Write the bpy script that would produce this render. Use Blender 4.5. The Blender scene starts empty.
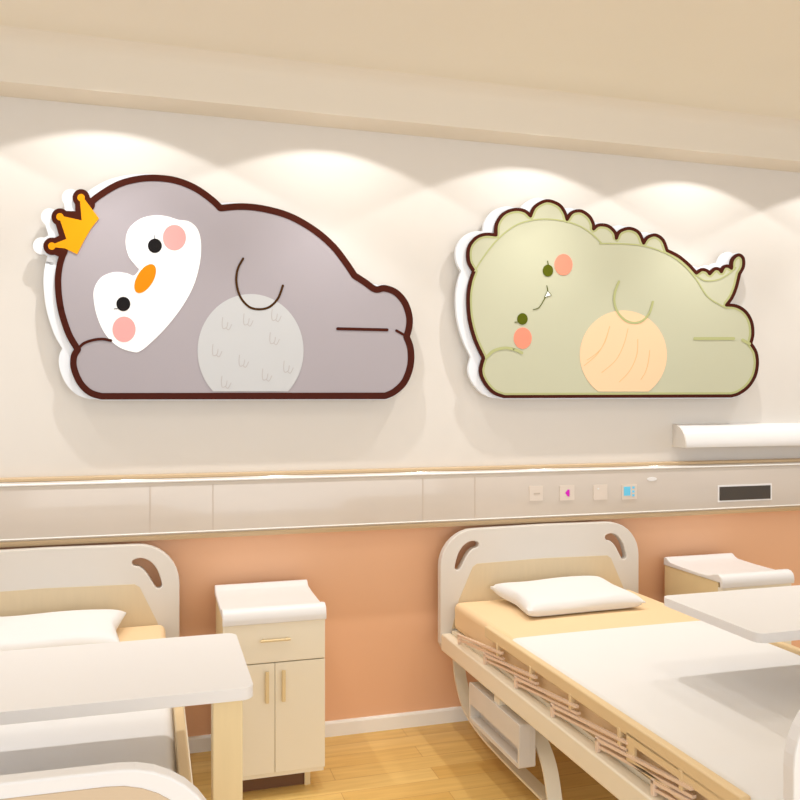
import bpy, bmesh, math, random
from mathutils import Vector, Matrix
from mathutils.geometry import tessellate_polygon
random.seed(7)
S = bpy.context.scene
COL = S.collection
PI = math.pi

# ---------------------------------------------------------------- camera
F = 822.0; YAW = math.radians(16.5); DIST = 3.7; EYE = 1.537
cam_d = bpy.data.cameras.new('camera'); cam = bpy.data.objects.new('camera', cam_d); COL.objects.link(cam)
cam.location = (0, -DIST, EYE); cam.rotation_euler = (PI/2, 0, -YAW)
cam_d.sensor_width = 36; cam_d.lens = 36*F/800; cam_d.clip_start = .05
S.camera = cam
# ---------------------------------------------------------------- light and exposure
S.view_settings.view_transform = 'Standard'; S.view_settings.look = 'None'
S.view_settings.exposure = -0.07; S.view_settings.gamma = 1
W = bpy.data.worlds.new('room_ambient'); S.world = W; W.use_nodes = True
W.node_tree.nodes['Background'].inputs[0].default_value = (.90, .96, 1.04, 1)
W.node_tree.nodes['Background'].inputs[1].default_value = 0.9
def area(name, loc, size, power, color, rot=(0, 0, 0)):
    l = bpy.data.lights.new(name, 'AREA'); l.shape = 'RECTANGLE'; l.size, l.size_y = size
    l.energy = power; l.color = color
    o = bpy.data.objects.new(name, l); COL.objects.link(o); o.location = loc; o.rotation_euler = rot
    return o
area('ceiling_lamp_aisle', (1.75, -1.75, 2.95), (.3, .3), 4, (1, 1, 1))
area('ceiling_lamp_near', (-.25, -1.6, 2.95), (.3, .3), 3.5, (1, 1, 1))
area('front_fill', (.9, -5.1, 1.15), (4.2, 1.9), 56, (.95, .98, 1), (PI/2, 0, 0))  # unseen fill light added behind the camera to brighten front-facing surfaces
for lx in (-1.12, -.19, .739, 1.737, 2.65, 3.6):                    # wall-washing downlights in the ceiling edge
    l = bpy.data.lights.new('downlight', 'SPOT'); l.energy = 12.5; l.color = (1, 1, 1)
    l.spot_size = math.radians(122); l.spot_blend = .06; l.shadow_soft_size = .018
    o = bpy.data.objects.new('downlight', l); COL.objects.link(o); o.location = (lx, -.45, 2.93)
    l = bpy.data.lights.new('downlight_core', 'SPOT'); l.energy = 36; l.color = (1, 1, 1)              # the brighter middle of the same lamp's beam
    l.spot_size = math.radians(84); l.spot_blend = 1; l.shadow_soft_size = .018
    o = bpy.data.objects.new('downlight_core', l); COL.objects.link(o); o.location = (lx, -.45, 2.93)

# ---------------------------------------------------------------- helpers
def srgb(r, g, b):
    f = lambda c: (c/255/12.92) if c/255 <= .04045 else ((c/255+.055)/1.055)**2.4
    return (f(r), f(g), f(b), 1)
MATS = {}
def mat(name, rgb, rough=.5, noise=0, scale=8, stretch=(1, 1, 1), spec=.35, coat=0, bump=0, emit=None):
    m = bpy.data.materials.new(name); m.use_nodes = True; nt = m.node_tree; b = nt.nodes['Principled BSDF']
    b.inputs['Base Color'].default_value = srgb(*rgb); b.inputs['Roughness'].default_value = rough
    b.inputs['Specular IOR Level'].default_value = spec; b.inputs['Coat Weight'].default_value = coat
    b.inputs['Coat Roughness'].default_value = .08
    if emit:
        b.inputs['Emission Color'].default_value = srgb(*rgb); b.inputs['Emission Strength'].default_value = emit
    if noise or bump:
        tc = nt.nodes.new('ShaderNodeTexCoord'); mp = nt.nodes.new('ShaderNodeMapping'); nz = nt.nodes.new('ShaderNodeTexNoise')
        mp.inputs['Scale'].default_value = stretch; nz.inputs['Scale'].default_value = scale; nz.inputs['Detail'].default_value = 5
        nt.links.new(tc.outputs['Object'], mp.inputs[0]); nt.links.new(mp.outputs[0], nz.inputs['Vector'])
        if noise:
            mx = nt.nodes.new('ShaderNodeMix'); mx.data_type = 'RGBA'
            c = srgb(*rgb); mx.inputs[6].default_value = tuple(max(0, k*(1-noise)) for k in c[:3])+(1,)
            mx.inputs[7].default_value = tuple(min(1, k*(1+noise*.5)) for k in c[:3])+(1,)
            nt.links.new(nz.outputs['Fac'], mx.inputs[0]); nt.links.new(mx.outputs[2], b.inputs['Base Color'])
        if bump:
            bp = nt.nodes.new('ShaderNodeBump'); bp.inputs['Strength'].default_value = bump; bp.inputs['Distance'].default_value = .004
            nt.links.new(nz.outputs['Fac'], bp.inputs['Height']); nt.links.new(bp.outputs[0], b.inputs['Normal'])
    MATS[name] = m
    return m
def prop(o, label=None, cat=None, group=None, kind=None):
    for k, v in (('label', label), ('category', cat), ('group', group), ('kind', kind)):
        if v: o[k] = v
    return o
def empty(name, loc, rz=0):
    o = bpy.data.objects.new(name, None); COL.objects.link(o); o.location = loc; o.rotation_euler.z = rz
    o.empty_display_size = .1; return o
def mesh_obj(name, bm, m, parent=None, smooth=False, bevel=0, seg=2, ang=40, recalc=True):
    if recalc: bmesh.ops.recalc_face_normals(bm, faces=bm.faces)
    me = bpy.data.meshes.new(name); bm.to_mesh(me); bm.free()
    o = bpy.data.objects.new(name, me); COL.objects.link(o)
    for x in (m if isinstance(m, (list, tuple)) else [m]): me.materials.append(x)
    if parent: o.parent = parent
    if bevel:
        b = o.modifiers.new('bevel', 'BEVEL'); b.width = bevel; b.segments = seg; b.limit_method = 'ANGLE'; b.angle_limit = math.radians(ang)
        b.harden_normals = False
    if smooth or bevel:
        for p in me.polygons: p.use_smooth = True
        me.set_sharp_from_angle(angle=math.radians(38 if not bevel else 60))
    return o
def box(bm, x0, x1, y0, y1, z0, z1, mi=0):
    vs = [bm.verts.new((x, y, z)) for x in (x0, x1) for y in (y0, y1) for z in (z0, z1)]
    for f in ((0, 1, 3, 2), (4, 6, 7, 5), (0, 4, 5, 1), (2, 3, 7, 6), (0, 2, 6, 4), (1, 5, 7, 3)):
        bm.faces.new([vs[i] for i in f]).material_index = mi
    return vs
def BX(name, m, parent, *dims, **kw):
    bm = bmesh.new(); box(bm, *dims); return mesh_obj(name, bm, m, parent, **kw)
def prism(bm, loops, f0, f1, mi=0):
    """closed slab between two liftings of the same 2-D loops; first loop outer, others holes"""
    flat = [p for l in loops for p in l]
    tris = tessellate_polygon([[Vector((p[0], p[1], 0)) for p in l] for l in loops])
    a = [bm.verts.new(f0(p)) for p in flat]; b = [bm.verts.new(f1(p)) for p in flat]
    for t in tris:
        try:
            bm.faces.new([a[i] for i in t]).material_index = mi; bm.faces.new([b[i] for i in reversed(t)]).material_index = mi
        except ValueError: pass
    k = 0
    for l in loops:
        n = len(l)
        for i in range(n):
            j = (i+1) % n
            bm.faces.new((a[k+i], a[k+j], b[k+j], b[k+i])).material_index = mi
        k += n
def slab(bm, loops, y0, y1, b):
    """x-z plate with chamfered rims, outer loop first, holes after"""
    def off(l, d):
        A = sum(l[i][0]*l[(i+1) % len(l)][1]-l[(i+1) % len(l)][0]*l[i][1] for i in range(len(l))); sg = 1 if A > 0 else -1; o = []
        for i in range(len(l)):
            p, q = l[i-1], l[(i+1) % len(l)]; dx, dz = q[0]-p[0], q[1]-p[1]; k = math.hypot(dx, dz) or 1
            o.append((l[i][0]-sg*dz/k*d, l[i][1]+sg*dx/k*d))
        return o
    rings = []
    for li, l in enumerate(loops):
        s = 1 if li == 0 else -1
        rr = [(y0, off(l, s*b)), (y0+.3*b, off(l, s*.3*b)), (y0+b, l), (y1-b, l), (y1, off(l, s*b))]
        vs = [[bm.verts.new((x, y, z)) for x, z in lp] for y, lp in rr]; rings.append(vs)
        for a_, c_ in zip(vs, vs[1:]):
            for i in range(len(l)): j = (i+1) % len(l); bm.faces.new((a_[i], a_[j], c_[j], c_[i]))
    for k in (0, -1):
        flat = [v for rg in rings for v in rg[k]]
        for t in tessellate_polygon([[Vector((v.co.x, v.co.z, 0)) for v in rg[k]] for rg in rings]):
            try: bm.faces.new([flat[i] for i in t])
            except ValueError: pass
def xz(y0, y1): return (lambda p: (p[0], y0, p[1])), (lambda p: (p[0], y1, p[1]))
def yz(x0, x1): return (lambda p: (x0, p[0], p[1])), (lambda p: (x1, p[0], p[1]))
def xy(z0, z1): return (lambda p: (p[0], p[1], z0)), (lambda p: (p[0], p[1], z1))
def catmull(pts, n=8, closed=False):
    out = []; N = len(pts)
    if N == 2 and not closed: return list(pts)
    for i in range(N if closed else N-1):
        if closed: p0, p1, p2, p3 = (pts[(i+k-1) % N] for k in range(4))
        else: p0, p1, p2, p3 = pts[max(i-1, 0)], pts[i], pts[i+1], pts[min(i+2, N-1)]
        for s in range(n):
            t = s/n
            out.append(tuple(.5*((2*p1[k])+(-p0[k]+p2[k])*t+(2*p0[k]-5*p1[k]+4*p2[k]-p3[k])*t*t+(-p0[k]+3*p1[k]-3*p2[k]+p3[k])*t**3) for k in range(2)))
    if not closed: out.append(tuple(pts[-1]))
    return out
def rrect(x0, x1, y0, y1, r, n=8):
    out = []
    for cx, cy, a0 in ((x1-r, y1-r, 0), (x0+r, y1-r, 90), (x0+r, y0+r, 180), (x1-r, y0+r, 270)):
        for i in range(n+1):
            a = math.radians(a0+90*i/n); out.append((cx+r*math.cos(a), cy+r*math.sin(a)))
    return out
def circle(cx, cy, rx, ry=None, n=40, rot=0):
    ry = ry or rx; out = []
    for i in range(n):
        a = 2*PI*i/n; x, y = rx*math.cos(a), ry*math.sin(a)
        out.append((cx+x*math.cos(rot)-y*math.sin(rot), cy+x*math.sin(rot)+y*math.cos(rot)))
    return out
def tube(bm, pts, r, n=10, mi=0):
    """round tube through 3-D points"""
    pts = [Vector(p) for p in pts]; rings = []
    up = None
    for i, p in enumerate(pts):
        d = (pts[min(i+1, len(pts)-1)]-pts[max(i-1, 0)]).normalized()
        if up is None: up = d.orthogonal().normalized()
        u = (up-d*up.dot(d)).normalized(); up = u; v = d.cross(u)
        rings.append([bm.verts.new(p+(u*math.cos(2*PI*k/n)+v*math.sin(2*PI*k/n))*r) for k in range(n)])
    for a, b in zip(rings, rings[1:]):
        for k in range(n): bm.faces.new((a[k], a[(k+1) % n], b[(k+1) % n], b[k])).material_index = mi
    bm.faces.new(rings[0][::-1]); bm.faces.new(rings[-1])
def strap(bm, path, x0, x1, t):
    """flat band of thickness t following a path in the y-z plane"""
    L, R = [], []
    for i, p in enumerate(path):
        a = path[max(i-1, 0)]; b = path[min(i+1, len(path)-1)]
        dx, dy = b[0]-a[0], b[1]-a[1]; l = math.hypot(dx, dy) or 1
        nx, ny = -dy/l*t/2, dx/l*t/2
        L.append((p[0]+nx, p[1]+ny)); R.append((p[0]-nx, p[1]-ny))
    prism(bm, [L+R[::-1]], *yz(x0, x1))
def copy_tree(o, parent=None):
    c = o.copy(); COL.objects.link(c)
    if parent: c.parent = parent
    for ch in list(o.children): copy_tree(ch, c)
    return c

# ---------------------------------------------------------------- materials
WALL = mat('wall_paint_white', (227, 220, 211), .75, noise=.02, scale=3)
PEACH = mat('wall_paint_peach', (240, 188, 148), .6, noise=.03, scale=2)
CEIL = mat('ceiling_paint', (238, 230, 214), .8, noise=.03, scale=1.5)
CORN = mat('cornice_paint', (232, 222, 206), .7)
BASE = mat('baseboard_white', (250, 248, 242), .5)
CREAM = mat('cream_laminate', (244, 234, 212), .45)
WHITE = mat('white_moulded_plastic', (236, 232, 229), .35)
BEDW = mat('bed_white_plastic', (222, 214, 204), .4)
FRAMEW = mat('powder_coated_steel', (244, 232, 208), .4)
SHEET = mat('white_cotton', (235, 232, 229), .85, bump=.15, scale=14)
TAN = mat('tan_mattress_cover', (243, 211, 166), .75, noise=.03, scale=5)
WOOD = mat('pale_wood', (238, 214, 166), .45, noise=.07, scale=5, stretch=(8, 1.5, 1))
WOODP = mat('pale_wood_panel', (220, 199, 164), .5, noise=.05, scale=6, stretch=(12, 1, 1.5))
WOODR = mat('pale_wood_rail', (234, 206, 160), .4, noise=.05, scale=4, stretch=(3, 1, 3))
FOOTP = mat('beige_footboard_panel', (211, 188, 159), .5)
ALU = mat('satin_aluminium', (205, 190, 182), .35); ALU.node_tree.nodes['Principled BSDF'].inputs['Metallic'].default_value = .5
COPPER = mat('rose_metal', (240, 214, 190), .35); COPPER.node_tree.nodes['Principled BSDF'].inputs['Metallic'].default_value = .1
BRASS = mat('pale_gold_handle', (232, 208, 160), .35)
DARK = mat('dark_gap', (120, 84, 56), .8)
RUBBER = mat('grey_rubber', (90, 86, 84), .7)
PANEL = mat('bedhead_unit_enamel', (212, 199, 185), .25, coat=.6, noise=.10, scale=2, stretch=(1, 1, 4))
GLINT = mat('white_edge_highlight', (250, 248, 244), .3)
TRIM = mat('beige_trim', (206, 178, 140), .45)
SLOT = mat('dark_slot', (74, 66, 58), .6)
MAG = mat('magenta_icon', (214, 20, 190), .5); CYAN = mat('cyan_icon', (110, 205, 240), .5)
SEAM = mat('seam_shadow_gap', (196, 180, 164), .7)
FLOOR = bpy.data.materials.new('floor_oak_planks'); FLOOR.use_nodes = True
nt = FLOOR.node_tree; b = nt.nodes['Principled BSDF']
tc = nt.nodes.new('ShaderNodeTexCoord'); br = nt.nodes.new('ShaderNodeTexBrick'); mp = nt.nodes.new('ShaderNodeMapping'); nz = nt.nodes.new('ShaderNodeTexNoise')
br.inputs['Scale'].default_value = 1; br.inputs['Brick Width'].default_value = 1.1; br.inputs['Row Height'].default_value = .11
br.inputs['Mortar Size'].default_value = .0012; br.inputs['Color1'].default_value = srgb(225, 182, 102); br.inputs['Color2'].default_value = srgb(239, 204, 128)
br.inputs['Mortar'].default_value = srgb(196, 146, 84); br.offset = .37
mp.inputs['Scale'].default_value = (1.2, 14, 1); nz.inputs['Scale'].default_value = 3; nz.inputs['Detail'].default_value = 6
mx = nt.nodes.new('ShaderNodeMix'); mx.data_type = 'RGBA'; mx.blend_type = 'MULTIPLY'; mx.inputs[0].default_value = .35
rp = nt.nodes.new('ShaderNodeValToRGB'); rp.color_ramp.elements[0].position = .3; rp.color_ramp.elements[0].color = (.6, .5, .38, 1); rp.color_ramp.elements[1].position = .65; rp.color_ramp.elements[1].color = (1, 1, 1, 1)
for a, c in ((tc.outputs['Object'], br.inputs['Vector']), (tc.outputs['Object'], mp.inputs[0]), (mp.outputs[0], nz.inputs['Vector']), (nz.outputs['Fac'], rp.inputs[0]),
             (br.outputs['Color'], mx.inputs[6]), (rp.outputs[0], mx.inputs[7]), (mx.outputs[2], b.inputs['Base Color'])): nt.links.new(a, c)
b.inputs['Roughness'].default_value = .35

# ---------------------------------------------------------------- the setting
XL, XR, YN, ZC = -3.2, 5.6, -5.2, 2.97
ZSPLIT = 1.05
bm = bmesh.new(); box(bm, XL, XR, 0, .12, ZSPLIT, ZC, 0); box(bm, XL, XR, 0, .12, 0, ZSPLIT, 1)
prop(mesh_obj('wall_back', bm, [WALL, PEACH]), kind='structure')
prop(BX('floor', FLOOR, None, XL, XR, YN, .12, -.1, 0), kind='structure')
prop(BX('ceiling', CEIL, None, XL, XR, YN, .12, ZC, ZC+.1), kind='structure')
bm = bmesh.new()
prof = [(0, 2.784), (-.173, 2.784), (-.176, 2.80), (-.178, 2.86), (-.186, 2.91), (-.205, 2.945), (-.235, 2.962), (-.25, 2.97), (0, 2.97)]
prism(bm, [prof], *yz(XL, XR)); o = mesh_obj('trim_1', bm, CORN, smooth=True); prop(o, kind='structure')
bm = bmesh.new(); prism(bm, [[(0, 0), (-.014, 0), (-.014, .058), (-.010, .066), (0, .068)]], *yz(XL, XR))
prop(mesh_obj('baseboard_back', bm, BASE), kind='structure')

# ---------------------------------------------------------------- bedhead service unit along the wall
def onwall(u, v, y):
    """point of the plane y seen at (u, v) of the photograph: used to measure positions on the wall"""
    k = (u-400)/F; c, s = math.cos(YAW), math.sin(YAW); D = DIST+y
    x = D*(s+k*c)/(c-k*s); dep = x*s+D*c
    return x, EYE-(v-400)*dep/F
unit = empty('bedhead_unit', (0, 0, .94))
prop(unit, 'long cream bedhead service unit running along the wall between white and peach paint', 'wall panel')
def up(p): return (p[0], p[1]-.94)
bm = bmesh.new()
prof = [(0, .965), (-.072, .965), (-.08, .972), (-.082, .985), (-.082, 1.165), (-.078, 1.19), (-.066, 1.203), (0, 1.203)]
prism(bm, [[up(p) for p in prof]], *yz(XL+.05, XR-.05)); mesh_obj('fascia', bm, PANEL, unit, smooth=True)
bm = bmesh.new(); box(bm, XL+.05, XR-.05, -.06, 0, .2632, .278); mesh_obj('top_rail', bm, TRIM, unit, bevel=.003)
bm = bmesh.new(); prism(bm, [[up(p) for p in ((0, .965), (-.074, .965), (-.078, .958), (-.07, .943), (0, .94))]], *yz(XL+.05, XR-.05)); mesh_obj('bottom_rail', bm, TRIM, unit, smooth=True)
for z_, bm_ in ((.0345, 'LOW'), (.2535, 'TOP')):  # edge highlights of the fascia, put in as thin pale tubes
    bm = bmesh.new(); tube(bm, [(XL+.05, -.0815, z_), (XR-.05, -.0815, z_)], .0045 if bm_ == 'TOP' else .0025, 8); mesh_obj('edge_highlight', bm, GLINT if bm_ == 'TOP' else BASE, unit, smooth=True)
for u in (150, 213, 423, 475):
    x, _ = onwall(u, 500, -.083)
    BX('seam', SEAM, unit, x-.002, x+.002, -.0826, -.0815, .039, .235)
def plate(name, u0, u1, v0, v1, m, y, par, t=.004, r=.003, base=.94):
    x0, z1 = onwall(u0, v0, y); x1, z0 = onwall(u1, v1, y)
    bm = bmesh.new(); prism(bm, [rrect(x0, x1, z0-base, z1-base, r, 4)], *xz(y, y+t)); return mesh_obj(name, bm, m, par)
PLATE = mat('socket_plate', (222, 208, 194), .4)
p = plate('socket', 529.5, 543, 486, 500.5, PLATE, -.086, unit); plate('rocker', 534, 540, 493, 494.2, SEAM, -.0875, p, .003, .0005)
p = plate('call_button', 560, 574.5, 485.5, 500, PLATE, -.086, unit)
bm = bmesh.new()
c = [onwall(u, v, -.0875) for u, v in ((565.3, 493), (568, 489.6), (569.6, 489.6), (569.6, 496.6), (568, 496.6))]
prism(bm, [[(a, z-.94) for a, z in c]], *xz(-.0875, -.085)); mesh_obj('icon', bm, MAG, p)
p = plate('socket', 593.5, 607.5, 485, 499.5, PLATE, -.086, unit); plate('rocker', 597.5, 599.3, 488, 489.5, WHITE, -.0875, p, .003, .0004)
p = plate('nurse_panel', 622, 637, 484.5, 499, PLATE, -.086, unit); plate('icon', 624, 630.5, 486.8, 495.5, CYAN, -.0875, p, .003, .001)
for vv in (486.5, 490.5, 494.3): plate('icon', 632.3, 634.6, vv, vv+2, CYAN, -.0875, p, .003, .0005)
p = plate('dark_display', 718, 772, 485.3, 500, WHITE, -.086, unit, .005, .002); plate('display_glass', 719.6, 770.6, 487, 498.6, SLOT, -.0875, p, .003, .0008)
# downlight reflection on the unit, put in as a small white oval
bm = bmesh.new(); x, z = onwall(652, 479, -.083); prism(bm, [circle(x, z-.94, .028, .010, 24)], *xz(-.0845, -.082)); mesh_obj('glint_oval', bm, WHITE, unit)

# quarter-round reading light box on the white wall
x0 = 2.575
lb = empty('wall_light_box', (x0, 0, 1.295))
prop(lb, 'white quarter-round light housing on the wall above the right end of the bedhead unit', 'wall light')
pr = [(0, 0), (-.105, 0), (-.108, .012)]+[(-.108*math.cos(a*PI/18), .012+.105*math.sin(a*PI/18)) for a in range(1, 10)]
bm = bmesh.new(); prism(bm, [[(y, z) for y, z in pr]], *yz(.004, 2.2)); mesh_obj('housing', bm, WHITE, lb, smooth=True)
bm = bmesh.new(); prism(bm, [[(y*1.03, z*1.02-.001) for y, z in pr]], *yz(0, .006)); mesh_obj('end_cap', bm, BEDW, lb)

# ---------------------------------------------------------------- sign drawing tools (measured on the face plane of each sign)
def z3(o, k): return lambda *pts: [(o[0]+x/k, o[1]+y/k) for x, y in pts]
class Sign:
    def __init__(s, name, label, cat, ref, yf):
        s.yf = yf; x, z = onwall(ref[0], ref[1], yf); s.ox, s.oz = x, z
        s.root = empty(name, (x, 0, z)); prop(s.root, label, cat)
    def P(s, p, y):
        x, z = onwall(p[0], p[1], s.yf); return (x-s.ox, y, z-s.oz)
    def poly(s, bm, pts, y, t):
        y += random.uniform(0, .0005) if t > .003 else random.uniform(0, .0002)   # hand-cut layers, never exactly flush
        prism(bm, [pts], lambda p: s.P(p, y), lambda p: s.P(p, y+t))
    def line(s, bm, pts, w, y, t, caps=True):
        for a, b in zip(pts, pts[1:]):
            dx, dy = b[0]-a[0], b[1]-a[1]; l = math.hypot(dx, dy)
            if l < 1e-6: continue
            nx, ny = -dy/l*w/2, dx/l*w/2
            s.poly(bm, [(a[0]+nx, a[1]+ny), (b[0]+nx, b[1]+ny), (b[0]-nx, b[1]-ny), (a[0]-nx, a[1]-ny)], y, t)
        for p in (pts if caps else pts[1:-1]): s.poly(bm, circle(p[0], p[1], w/2, n=14), y, t)
    def part(s, name, bm, m, parent=None): return mesh_obj(name, bm, m, parent or s.root)
    def shape(s, name, pts, m, y, t=.0016, parent=None):
        bm = bmesh.new(); s.poly(bm, pts, y, t); return s.part(name, bm, m, parent)
    def stroke(s, name, pts, w, m, y, t=.0012, parent=None):
        bm = bmesh.new()
        for q in (pts if isinstance(pts[0], list) else [pts]): s.line(bm, q, w, y, t)
        return s.part(name, bm, m, parent)
    def pins(s, pts, m):
        for p in pts:
            x, y, z = s.P(p, 0); bm = bmesh.new(); prism(bm, [circle(x, z, .012, n=16)], *xz(-.045, 0)); mesh_obj('standoff', bm, m, s.root)
def inset(pts, d):
    A = sum(pts[i][0]*pts[(i+1) % len(pts)][1]-pts[(i+1) % len(pts)][0]*pts[i][1] for i in range(len(pts)))
    sg = 1 if A > 0 else -1; out = []; n = len(pts)
    for i in range(n):
        a, b = pts[i-2], pts[(i+2) % n]; dx, dy = b[0]-a[0], b[1]-a[1]; l = math.hypot(dx, dy) or 1
        out.append((pts[i][0]-sg*dy/l*d, pts[i][1]+sg*dx/l*d))
    return out
def clipb(pts, vmax): return [(x, min(y, vmax)) for x, y in pts]
BROWN = mat('dark_brown_print', (70, 22, 6), .5, spec=.12); FOAM = mat('white_foam_board', (240, 242, 246), .5)
PGREY = mat('mauve_grey_print', (172, 164, 168), .6, spec=.12); PWHITE = mat('white_print', (255, 255, 254), .6, spec=.12); BLACK = mat('black_print', (24, 20, 20), .5, spec=.12)
PINK = mat('pink_print', (248, 168, 164), .6, spec=.12); ORANGE = mat('orange_print', (250, 136, 8), .6, spec=.12); GOLD = mat('golden_yellow_print', (246, 158, 10), .6, spec=.12)
BELLY = mat('light_grey_print', (200, 200, 200), .6, spec=.12); FEATH = mat('grey_feather_print', (186, 180, 178), .6, spec=.12); LINE = mat('dark_olive_brown_print', (70, 42, 14), .6, spec=.12)

# ---- penguin
a = z3((20, 160), 3.0773); c = z3((200, 160), 2.667)
pg = Sign('penguin_sign', 'grey sleeping penguin wall sign with a yellow crown and brown outline', 'wall sign', (235, 290), -.078)
pieces = [a((250, 727), (215, 715), (185, 685), (166, 640), (166, 605), (178, 583)),
          a((178, 583), (150, 535), (126, 460), (117, 385), (121, 330), (134, 285), (165, 205), (215, 135), (255, 102), (305, 74), (360, 59), (415, 55), (480, 63), (540, 87), (590, 122), (619, 150)),
          c((57, 128), (110, 124), (170, 130), (240, 150), (305, 187), (355, 230), (390, 275), (412, 308)),
          c((412, 308), (440, 326), (468, 345), (492, 342), (522, 353), (546, 380), (558, 415), (558, 445), (551, 471)),
          c((551, 471), (562, 505), (561, 550), (545, 592), (518, 618), (494, 629))]
out = []
for q in pieces: out += catmull(q, 6)[:-1]
out.append(c((494, 629))[0])
Y = pg.yf
pg.shape('body', out, PGREY, Y+.002, .008)
crown_pts = a((188, 116), (190, 178), (123, 175), (143, 243), (98, 265))
crown_line = a((212, 138), (188, 116), (190, 178), (123, 175), (143, 243), (98, 265), (128, 280))
def crown_bm(s, bm, off, y, t):
    f = lambda q: [(x+off[0], v+off[1]) for x, v in q]
    s.line(bm, f(crown_line), 12.5, y, t)
    for k in (0, 2, 4): s.poly(bm, circle(*f(crown_pts)[k], 8.6, n=24), y, t)
bm = bmesh.new(); pg.line(bm, out+[out[0]], 6.6, Y, .010); pg.part('outline', bm, BROWN)
bm = bmesh.new(); off = (-11, -1)
sh = [(x+off[0], v+off[1]) for x, v in out]; pg.poly(bm, sh, -.062, .02); pg.line(bm, sh+[sh[0]], 8, -.062, .02); crown_bm(pg, bm, off, -.0635, .02)
pg.poly(bm, out, -.0605, .016)
pg.line(bm, out+[out[0]], 8.5, -.0605, .016)
pg.part('backing_board', bm, FOAM)
pg.shape('core', [(x, v) for x, v in out], FOAM, -.068, .008)
bm = bmesh.new(); crown_bm(pg, bm, (0, 0), Y-.0005, .011); co = pg.part('crown_outline', bm, BROWN)
bm = bmesh.new(); pg.poly(bm, a((176, 290), (138, 272), (100, 268), (96, 262), (143, 243), (121, 178), (126, 172), (190, 186), (184, 118), (193, 113), (243, 180), (218, 212), (196, 250)), Y-.002, .003)
for k in (0, 2, 4): pg.poly(bm, circle(*crown_pts[k], 3.7, n=24), Y-.002, .003)
pg.part('crown', bm, GOLD)
bel = [p for p in circle(250.6, 351, 53, 57, n=72) if p[1] < 392.6]
bel = sorted(bel, key=lambda p: math.atan2(p[1]-372, p[0]-250.6))
be = pg.shape('belly_patch', bel, BELLY, Y, .002)
for fx, fy in ((68, 440), (125, 430), (200, 418), (195, 480), (42, 512), (113, 540), (175, 577), (232, 556), (66, 596)):
    k = 1.15
    q1 = c((fx-14*k, fy-12*k), (fx-8*k, fy+2), (fx-1, fy+10*k), (fx+5*k, fy+4), (fx+2, fy-8*k)); q2 = c((fx+4*k, fy+6), (fx+12*k, fy+6*k), (fx+12*k, fy-8*k))
    px_, py_ = c((fx, fy))[0]; ca, sa = math.cos(.5), math.sin(.5)
    q1, q2 = ([(px_+(x-px_)*ca-(v-py_)*sa, py_+(x-px_)*sa+(v-py_)*ca) for x, v in q] for q in (q1, q2))
    bm = bmesh.new(); pg.line(bm, catmull(q1, 4), .75, Y-.0006, .001); pg.line(bm, catmull(q2, 4), .75, Y-.0006, .001); pg.part('feather_mark', bm, FEATH, be)
face = catmull(a((350, 591), (370, 588), (400, 565), (450, 515), (500, 450), (535, 385), (554, 315), (557, 255), (546, 212), (520, 189), (488, 184), (455, 174), (415, 170), (370, 181), (336, 210), (325, 250), (334, 295), (358, 327), (366, 338), (350, 356), (330, 349), (290, 345), (250, 361), (228, 397), (228, 440), (240, 490), (265, 540), (305, 576)), 5, True)
fp = pg.shape('face_patch', face, PWHITE, Y, .002)
for q in (a((415, 264)), a((318, 443))): pg.shape('eye', circle(*q[0], 7, 7.2), BLACK, Y-.0015, .002)
pg.stroke('eyelash', a((415, 245), (413, 232)), .6, BLACK, Y-.0015); pg.stroke('eyelash', a((300, 457), (289, 458)), .6, BLACK, Y-.0015)
for q in (a((475, 239)), a((320, 521))): pg.shape('cheek', circle(*q[0], 11.6, 12.8), PINK, Y-.001, .002)
pg.shape('beak', circle(*a((385, 365))[0], 16.2, 8.2, rot=math.atan2(-80, 48)), ORANGE, Y-.0015, .0025)
pg.stroke('arm_line', catmull(a((178, 583), (195, 565), (225, 554), (255, 551), (280, 556)), 5), 2.8, BROWN, Y-.0002)
pg.stroke('wing_line', catmull(c((115, 263), (101, 290), (97, 325), (107, 364), (130, 391), (157, 398), (185, 392), (208, 369), (221, 335)), 6), 2.3, LINE, Y-.0012)
pg.stroke('leg_line', c((367, 450), (499, 453)), 3, BROWN, Y-.0002); pg.stroke('foot_line', c((524, 455), (549, 469)), 2.6, BROWN, Y-.0002)
pg.pins([(100, 300), (110, 370), (250, 240), (250, 370), (370, 320), (180, 220)], FOAM)

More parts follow.
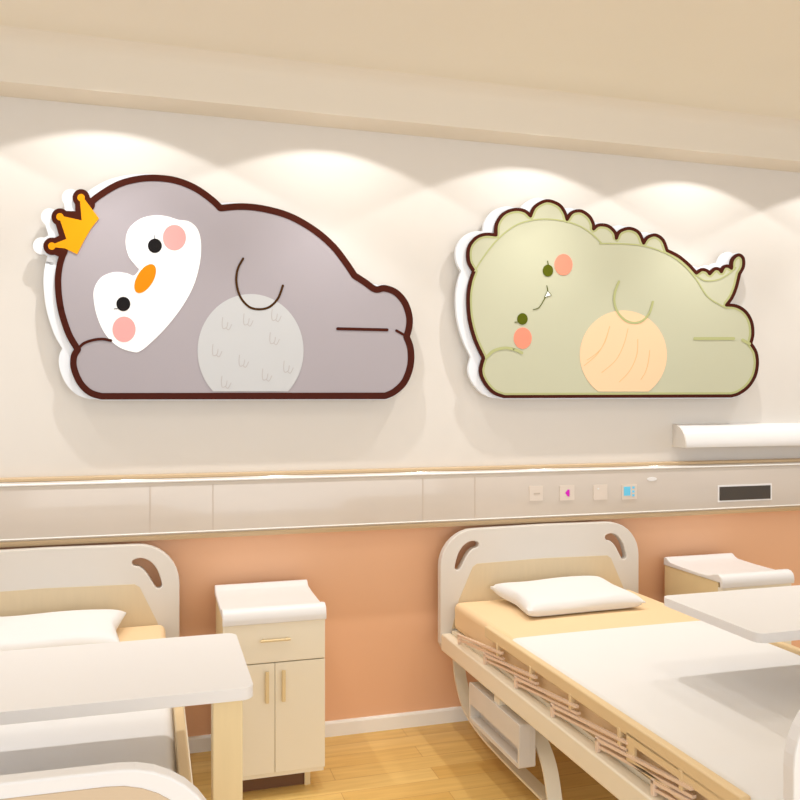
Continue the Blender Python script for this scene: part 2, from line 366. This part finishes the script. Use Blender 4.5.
# ---- dinosaur
DG = mat('pale_green_print', (197, 196, 169), .6, spec=.12); OLIVE = mat('olive_line_print', (182, 184, 130), .6, spec=.12); DEYE = mat('dark_olive_print', (88, 94, 6), .6, spec=.12)
SALM = mat('salmon_print', (255, 148, 122), .6, spec=.12); PEA = mat('peach_print', (248, 208, 168), .6, spec=.12); PEAL = mat('peach_line_print', (232, 190, 138), .6, spec=.12)
a = z3((440, 180), 3.3333); c = z3((600, 180), 2.857)
dn = Sign('dinosaur_sign', 'pale green sleeping dinosaur wall sign with a scalloped back and peach belly', 'wall sign', (610, 310), -.078)
pieces = [a((215, 722), (178, 707), (148, 672), (136, 635), (146, 593)),
          a((146, 593), (117, 530), (99, 460), (95, 390), (102, 340), (114, 304)),
          a((114, 304), (96, 270), (97, 225), (119, 194), (150, 181), (187, 183)),
          a((187, 183), (190, 145), (213, 112), (250, 98), (283, 103), (302, 120)),
          a((302, 120), (318, 88), (356, 69), (395, 81), (415, 105), (424, 131)),
          a((424, 131), (441, 108), (470, 103), (497, 120), (511, 145), (512, 163)),
          a((512, 163), (530, 150), (560, 153), (583, 173), (589, 194)),
          c((47, 166), (57, 147), (84, 138), (111, 150), (125, 180)),
          c((125, 180), (136, 164), (158, 157), (180, 171), (192, 201)),
          c((192, 201), (225, 218), (255, 243), (276, 266)),
          c((276, 266), (291, 256), (306, 259), (314, 268)), c((314, 268), (328, 254), (341, 255), (347, 262)), c((347, 262), (355, 248), (367, 246), (376, 252)),
          c((376, 252), (379, 228), (395, 214), (409, 223), (410, 247), (399, 268)),
          c((399, 268), (390, 305), (378, 335), (362, 357)),
          c((362, 357), (390, 360), (416, 376), (433, 405), (437, 440), (431, 467)),
          c((431, 467), (446, 492), (450, 525), (443, 560), (424, 590), (397, 610), (375, 617))]
out = []
for q in pieces: out += catmull(q, 5)[:-1]
out.append(c((375, 617))[0])
Y = dn.yf
dn.shape('body', out, DG, Y+.002, .008)
bm = bmesh.new(); dn.line(bm, out+[out[0]], 3.2, Y, .010); dn.part('outline', bm, BROWN)
ins = inset(out, 2.6); bm = bmesh.new(); dn.line(bm, ins+[ins[0]], 2.2, Y+.001, .004); dn.part('inner_outline', bm, OLIVE)
bm = bmesh.new(); off = (-8.5, -1); sh = [(x+off[0], v+off[1]) for x, v in out]
dn.poly(bm, sh, -.062, .02); dn.line(bm, sh+[sh[0]], 5.5, -.062, .02); dn.poly(bm, out, -.0605, .016); dn.line(bm, out+[out[0]], 5.5, -.0605, .016); dn.part('backing_board', bm, FOAM)
dn.shape('core', out, FOAM, -.068, .008)
head = catmull(a((116, 304), (150, 250), (195, 195), (250, 152), (305, 134), (360, 130), (420, 138), (470, 155), (510, 182), (540, 212)), 6)
back = catmull(a((540, 212), (570, 211))+c((0, 182), (60, 182), (125, 188), (192, 210), (240, 243), (275, 283), (310, 335), (362, 366)), 6)
dn.stroke('back_line', [head, back, catmull(c((276, 272), (300, 287), (335, 285), (365, 270), (388, 250)), 5)], 1.3, OLIVE, Y)
bel = [p for p in circle(623.5, 355, 43.5, 44.5, n=72) if p[1] < 393.5]
bel = sorted(bel, key=lambda p: math.atan2(p[1]-370, p[0]-623.5))
be = dn.shape('belly_patch', bel, PEA, Y, .002)
for q in (a((565, 490), (550, 540), (525, 575), (490, 600)), c((28, 418), (12, 465), (-10, 500), (-45, 530)), c((80, 425), (68, 470), (45, 515), (5, 550)), c((108, 455), (105, 500), (85, 545), (55, 577)), c((142, 487), (138, 520), (130, 548), (117, 570))): dn.stroke('belly_line', catmull(q, 5), .7, PEAL, Y-.0006, parent=be)
dn.shape('eye', circle(*a((360, 302))[0], 5.2, 6), DEYE, Y-.0005, .002); dn.shape('eye', circle(*a((275, 463))[0], 5.2, 5.8), DEYE, Y-.0005, .002)
dn.stroke('eyelash', a((361, 284), (359, 270)), .8, DEYE, Y-.0005); dn.stroke('eyelash', a((262, 473), (250, 474)), .8, DEYE, Y-.0005)
for q in (a((412, 282)), a((276, 527))): dn.shape('cheek', circle(*q[0], 8.9, 10.6), SALM, Y-.0002, .002)
dn.stroke('mouth_line', catmull(a((356, 352), (359, 374), (346, 400), (330, 425), (311, 432)), 5), .75, DEYE, Y-.0006)
t = dn.stroke('tooth_outline', a((348, 391), (359, 369), (371, 384), (348, 391)), .6, DEYE, Y-.0006); dn.shape('tooth', a((350, 390), (359, 371), (369, 384)), PWHITE, Y-.0012, .001)
dn.stroke('arm_line', catmull(a((155, 592), (178, 570), (215, 560), (248, 565), (273, 576)), 5), 3, OLIVE, Y-.0002)
dn.stroke('wing_line', catmull(c((54, 290), (43, 320), (41, 350), (52, 380), (73, 401), (97, 408), (121, 402), (141, 380), (151, 348)), 6), 2.2, OLIVE, Y-.0014)
dn.stroke('leg_line', c((271, 453), (382, 453)), 3, OLIVE, Y-.0002); dn.stroke('foot_line', c((408, 457), (427, 468)), 3, OLIVE, Y-.0002)
dn.pins([(500, 300), (510, 370), (610, 280), (610, 375), (720, 340)], FOAM)

# ---------------------------------------------------------------- hospital bed (local: x 0..1.05, y 0 at the wall, feet towards -y)
BW, FY = 1.05, -2.25
def make_bed(loc):
    root = empty('hospital_bed', loc)
    # headboard
    def board(h, r, zb, sk=.03):
        o = [(0, zb+.04), (0, h-r)]
        o += [(r-r*math.cos(math.radians(t)), h-r+r*math.sin(math.radians(t))) for t in range(10, 91, 10)]
        o += [(BW/2, h+.004)]
        o += [(BW-p[0], p[1]) for p in reversed(o[:-1])]
        return o[:] + [(BW-.02, zb), (.02, zb)]
    cl = catmull([(.176, .862), (.155, .861), (.130, .846), (.110, .820), (.096, .790), (.085, .763)], 5); hole = []; w_ = lambda k: .0145+.007*math.sin(PI*k/(len(cl)-1))
    L_, R_ = [], []
    for i, p in enumerate(cl):
        q0, q1 = cl[max(i-1, 0)], cl[min(i+1, len(cl)-1)]; dx, dz = q1[0]-q0[0], q1[1]-q0[1]; l = math.hypot(dx, dz)
        L_.append((p[0]-dz/l*w_(i), p[1]+dx/l*w_(i))); R_.append((p[0]+dz/l*w_(i), p[1]-dx/l*w_(i)))
    def cap(c_, d_, r_): return [(c_[0]+r_*math.cos(d_+math.radians(t)), c_[1]+r_*math.sin(d_+math.radians(t))) for t in (60, 30, 0, -30, -60)]
    de = math.atan2(cl[-1][1]-cl[-2][1], cl[-1][0]-cl[-2][0]); ds = math.atan2(cl[0][1]-cl[1][1], cl[0][0]-cl[1][0])
    hole = L_+cap(cl[-1], de, .0145)+R_[::-1]+cap(cl[0], ds, .0145)
    hr = [(BW-x, z) for x, z in reversed(hole)]
    bm = bmesh.new(); slab(bm, [board(.935, .17, .375), hole, hr], -.125, -.085, .004)
    hb = mesh_obj('headboard', bm, BEDW, root)
    ins = [(.055, .48), (.09, .61), (.160, .760), (.180, .773), (BW/2, .779), (BW-.180, .773), (BW-.160, .760), (BW-.09, .61), (BW-.055, .48)]
    bm = bmesh.new(); prism(bm, [ins], *xz(-.128, -.122)); mesh_obj('wood_inset', bm, WOODP, hb)
    # footboard
    bm = bmesh.new(); slab(bm, [board(.931, .17, .375)], FY-.035, FY, .004)
    fb = mesh_obj('footboard', bm, WHITE, root)
    i2 = [(BW/2+(x-BW/2)*.955, .39+(z-.39)*.955) for x, z in board(.931, .17, .39)]
    bm = bmesh.new(); prism(bm, [i2], *xz(FY-.038, FY-.033)); mesh_obj('beige_inset', bm, FOOTP, fb)
    # frame
    for x0, x1 in ((.002, .05), (BW-.05, BW-.002)): BX('side_frame', FRAMEW, root, x0, x1, FY, -.125, .385, .462, bevel=.006)
    bm = bmesh.new(); box(bm, .05, BW-.05, FY+.02, -.14, .44, .475)
    for k in range(5): box(bm, .05, BW-.05, -.3-k*.45, -.25-k*.45, .40, .44)
    mesh_obj('deck', bm, FRAMEW, root)
    # hanging box with its slot, on the aisle side
    for sx in (0,):
        x0, x1 = .005, .07
        ya, yb, z0, z1 = -.95, -.46, .188, .350
        bm = bmesh.new()
        loops = [rrect(ya, yb, z0, z1, .012, 4), rrect(ya+.015, yb-.015, z0+.016, z0+.074, .004, 3)]
        prism(bm, loops, *yz(x0, x0+.045)); prism(bm, [loops[0]], *yz(x0+.045, x1))
        sb = mesh_obj('storage_box', bm, BEDW, root, bevel=.003)
        BX('hanger', FRAMEW, sb, x0+.01, x1-.01, -.75, -.70, .350, .39)
    # strap legs
    p1 = catmull([(-.12, .385), (-.075, .37), (-.062, .31), (-.095, .22), (-.19, .13), (-.36, .088), (-.62, .075), (-1.0, .075), (-1.6, .075)], 6)
    p2 = catmull([(-.60, .385), (-.68, .37), (-.82, .315), (-.92, .25), (-.98, .185), (-1.02, .075)], 6)
    p3 = catmull([(-2.16, .385), (-2.2, .36), (-2.2, .30), (-2.14, .2), (-2.0, .12), (-1.85, .075), (-1.6, .075)], 6)
    for x0, x1 in ((.085, .142), (BW-.142, BW-.09)):
        bm = bmesh.new(); strap(bm, p1, x0, x1, .010); strap(bm, p2, x0, x1, .010); strap(bm, p3, x0, x1, .010)
        mesh_obj('curved_leg_strap', bm, FRAMEW, root, smooth=True)
        for yy in (-1.3, -1.85):
            bm = bmesh.new(); xc = (x0+x1)/2
            prism(bm, [circle(yy, .031, .031, n=28)], *yz(xc-.014, xc+.014)); w = mesh_obj('caster', bm, RUBBER, root, bevel=.004)
            bm = bmesh.new(); box(bm, xc-.02, xc+.02, yy-.02, yy+.02, .064, .074); box(bm, xc-.02, xc-.016, yy-.014, yy+.014, .03, .07); box(bm, xc+.016, xc+.02, yy-.014, yy+.014, .03, .07)
            mesh_obj('fork', bm, ALU, w)
    # folding side rails
    for s in (0, 1):
        X = (lambda x: BW-x) if s else (lambda x: x)
        def bx(bm, x0, x1, *r): a, b_ = sorted((X(x0), X(x1))); box(bm, a, b_, *r)
        bm = bmesh.new(); bx(bm, .022, .050, -2.1, -.585, .572, .616)
        sr = mesh_obj('side_rail', bm, WOODR, root, bevel=.005)
        for k in range(6):
            y = -.30-k*.29
            bm = bmesh.new(); bx(bm, .016, .030, y-.012, y+.004, .462, .508); mesh_obj('rail_bracket', bm, COPPER, sr, bevel=.003)
            bm = bmesh.new()
            for dz, dx in ((.0, .016), (-.022, .022)):
                prism(bm, [[(y, .505+dz), (y-.46, .560+dz), (y-.46, .551+dz), (y, .496+dz)]], *yz(*sorted((X(dx), X(dx+.012)))))
            mesh_obj('rail_strut', bm, COPPER, sr)
            bm = bmesh.new(); bx(bm, .020, .040, y-.42, y-.405, .53, .582); mesh_obj('rail_post', bm, WOODR, sr, bevel=.002)
        bm = bmesh.new()
        loops = [[(-1.62, .50), (-1.62, .585), (-2.1, .585), (-2.1, .50)], [(-1.66, .515), (-1.66, .555), (-2.04, .555), (-2.04, .515)]]
        prism(bm, loops, *yz(*sorted((X(.022), X(.034))))); mesh_obj('rail_end_panel', bm, WOODR, sr, bevel=.002)
    return root
def make_mattress(loc):
    bm = bmesh.new(); box(bm, .058, BW-.058, FY+.012, -.135, .478, .606)
    o = mesh_obj('mattress', bm, TAN, None, bevel=.028, seg=5); return o
def make_sheet():
    prof = []
    xa, xb, t = .055, BW-.055, .5
    def sec(o):   # cross-section path in x-z, draped over the mattress with rounded shoulders
        r = .03+o
        pts = [(xa-o, .565), (xa-o, .606+o-r)]
        pts += [(xa-o+r-r*math.cos(math.radians(q)), .606+o-r+r*math.sin(math.radians(q))) for q in (22, 45, 68, 90)]
        pts += [(xa+.2, .606+o+.002), (BW/2, .606+o+.003), (xb-.2, .606+o+.002)]
        pts += [(xb+o-r+r*math.sin(math.radians(q)), .606+o-r+r*math.cos(math.radians(q))) for q in (0, 22, 45, 68)]
        return pts+[(xb+o, .606+o-r), (xb+o, .565)]
    A, B = sec(.0035), sec(.001)
    loop = A+B[::-1]
    bm = bmesh.new(); ys = [-.755, -.7575, -.77]+[-.77-(FY*-1-.77-.014)*k/30 for k in range(1, 31)]
    rows = []
    for i, y in enumerate(ys):
        k = .6 if i == 0 else 1
        rows.append([bm.verts.new((x, y, z-(.0015 if i == 0 and j < len(A) else 0))) for j, (x, z) in enumerate(loop)])
    n = len(loop)
    for r0, r1 in zip(rows, rows[1:]):
        for j in range(n): bm.faces.new((r0[j], r0[(j+1) % n], r1[(j+1) % n], r1[j]))
    for j in range(len(A)-1):
        for r in (rows[0], rows[-1]): bm.faces.new((r[j], r[j+1], r[n-2-j], r[n-1-j]))
    return mesh_obj('bed_sheet', bm, SHEET, None, smooth=True)
def make_pillow():
    bm = bmesh.new(); NX, NY = 40, 28; L, Wd = .291, .185
    top, bot = {}, {}
    for i in range(NX+1):
        for j in range(NY+1):
            s, t = -1+2*i/NX, -1+2*j/NY
            x = s*L*(1-.11*(1-abs(t))*abs(s)**5); y = t*Wd*(1-.05*(1-s*s)*abs(t)**3)
            e = max(0, (1-s**8))*max(0, (1-t**6)); h = .034*e**.5*(1+.05*math.sin(5*s+2*t))
            top[i, j] = bm.verts.new((x, y, .040+h+.003+.004*math.sin(4*s)*abs(t)))
            bot[i, j] = bm.verts.new((x, y, .034-.034*e**.4))
    for i in range(NX):
        for j in range(NY):
            bm.faces.new((top[i, j], top[i+1, j], top[i+1, j+1], top[i, j+1])); bm.faces.new((bot[i, j], bot[i, j+1], bot[i+1, j+1], bot[i+1, j]))
    edge = [(i, 0) for i in range(NX)]+[(NX, j) for j in range(NY)]+[(i, NY) for i in range(NX, 0, -1)]+[(0, j) for j in range(NY, 0, -1)]
    for k in range(len(edge)):
        e0, e1 = edge[k], edge[(k+1) % len(edge)]
        bm.faces.new((top[e0], top[e1], bot[e1], bot[e0]))
    return mesh_obj('pillow', bm, SHEET, None, smooth=True)
RB, LBX = (1.252, 0, 0), (-.958, 0, 0)
TURN = math.radians(.7)
bed = make_bed(RB); prop(bed, 'whole cream hospital bed with folding wood side rail, right of the cabinet', 'bed', 'hospital beds')
mt = make_mattress(RB); mt.location = RB; prop(mt, 'tan mattress on the right bed under the dinosaur sign', 'mattress', 'tan mattresses')
sh = make_sheet(); sh.location = RB; prop(sh, 'white sheet spread over the mattress of the right bed', 'bed sheet', 'white bed sheets')
pw = make_pillow(); pw.location = (RB[0]+.53, -.338, .616); pw.rotation_euler = (math.radians(4), 0, math.radians(2.5)); prop(pw, 'white pillow lying whole at the head of the right bed', 'pillow', 'white pillows')
b2 = copy_tree(bed); b2.location = LBX; b2['label'] = 'cream hospital bed cut off by the left edge, left of the cabinet'
m2 = mt.copy(); COL.objects.link(m2); m2.location = LBX; m2['label'] = 'tan mattress on the left bed under the penguin sign'
s2 = sh.copy(); COL.objects.link(s2); s2.location = LBX; s2['label'] = 'white sheet on the left bed below the overbed table'
w2 = pw.copy(); COL.objects.link(w2); w2.location = (LBX[0]+.545, -.338, .616); w2.rotation_euler.z = math.radians(-1); w2['label'] = 'white pillow on the left bed, partly outside the picture'

for o in (bed, mt, sh): o.rotation_euler.z = TURN
for o in (b2, m2, s2): o.rotation_euler.z = TURN*.55

# ---------------------------------------------------------------- bedside cabinet (local origin: centre of the back foot, front towards -y)
def make_cabinet(loc):
    r = empty('bedside_cabinet', loc); w, d = .40, .44; h = .672
    x0, x1 = -w/2, w/2
    BX('carcass', WOOD, r, x0+.004, x1-.004, -d+.022, 0, .083, .695, bevel=.003)
    bm = bmesh.new(); box(bm, x0+.03, x1-.06, -d+.06, -.02, .0, .083); mesh_obj('plinth', bm, DARK, r)
    BX('foot', WOOD, r, x1-.075, x1-.052, -d+.05, -.03, 0, .083)
    BX('bottom_rail', CREAM, r, x0+.006, x1-.006, -d+.01, -d+.03, .068, .088)
    dr = BX('drawer', CREAM, r, x0+.002, x1-.002, -d, -d+.02, .517, h, bevel=.002)
    bm = bmesh.new(); tube(bm, [(-.058, -d-.018, .607), (.058, -d-.018, .607)], .005); tube(bm, [(-.045, -d-.018, .607), (-.045, -d, .607)], .004); tube(bm, [(.045, -d-.018, .607), (.045, -d, .607)], .004)
    mesh_obj('handle', bm, BRASS, dr, smooth=True)
    for a, b_, hx in ((x0+.002, -.0008, -.032), (.0008, x1-.002, .032)):
        dd = BX('door', CREAM, r, a, b_, -d, -d+.02, .085, .513, bevel=.002)
        bm = bmesh.new(); box(bm, hx-.007, hx+.007, -d-.020, -d-.012, .365, .487); box(bm, hx-.005, hx+.005, -d-.013, -d, .375, .385); box(bm, hx-.005, hx+.005, -d-.013, -d, .467, .477)
        mesh_obj('handle', bm, BRASS, dd, bevel=.002)
    # moulded top with lips
    pr = [(.0, .695), (.0, .731), (-.012, .737), (-.026, .735), (-.040, .725), (-.06, .717), (-.16, .713), (-.28, .712), (-.34, .713), (-.37, .719), (-.395, .728), (-.415, .732), (-.435, .729), (-.448, .720), (-.455, .706), (-.457, .69), (-.455, .672), (-.438, .672), (-.436, .695)]
    bm = bmesh.new(); prism(bm, [pr], *yz(x0-.001, x1+.001)); mesh_obj('moulded_top', bm, WHITE, r, bevel=.004, seg=2, ang=70)
    return r
cb = make_cabinet((.442, -.055, 0)); prop(cb, 'cream cabinet with a drawer and two doors, standing between the two beds', 'cabinet', 'bedside cabinets')
cb2 = copy_tree(cb); cb2.location = (2.685, -.055, 0); cb2['label'] = 'cabinet with wooden side at right edge, behind the overbed table'

# ---------------------------------------------------------------- overbed tables
def make_table(loc):
    r = empty('overbed_table', loc)
    bm = bmesh.new(); prism(bm, [rrect(-.43, .43, -.24, .24, .03, 6)], *xy(.826, .855)); mesh_obj('tabletop', bm, WHITE, r, bevel=.004)
    BX('post', WOOD, r, .335, .405, -.215, -.15, .04, .826, bevel=.003)
    bm = bmesh.new(); box(bm, .325, .395, -.22, .2, .03, .07); box(bm, -.25, .33, -.20, -.15, .03, .06); mesh_obj('base', bm, FRAMEW, r, bevel=.004)
    for x, y in ((.36, -.20), (.36, .18), (-.22, -.175)):
        bm = bmesh.new(); prism(bm, [circle(y, .018, .018, n=18)], *yz(x-.012, x+.012)); mesh_obj('caster', bm, RUBBER, r)
    return r
t1 = make_table((2.088, -1.49, 0)); prop(t1, 'white overbed table over the right bed, cut off by the right edge', 'table', 'overbed tables')
t2 = copy_tree(t1); t2.location = (-.207, -1.49, 0); t2['label'] = 'white overbed table with wooden post over the left bed'
for ch in t1.children:
    if ch.name.startswith(('tabletop', 'post')): ch.location.z += .010       # this table is raised a little higher
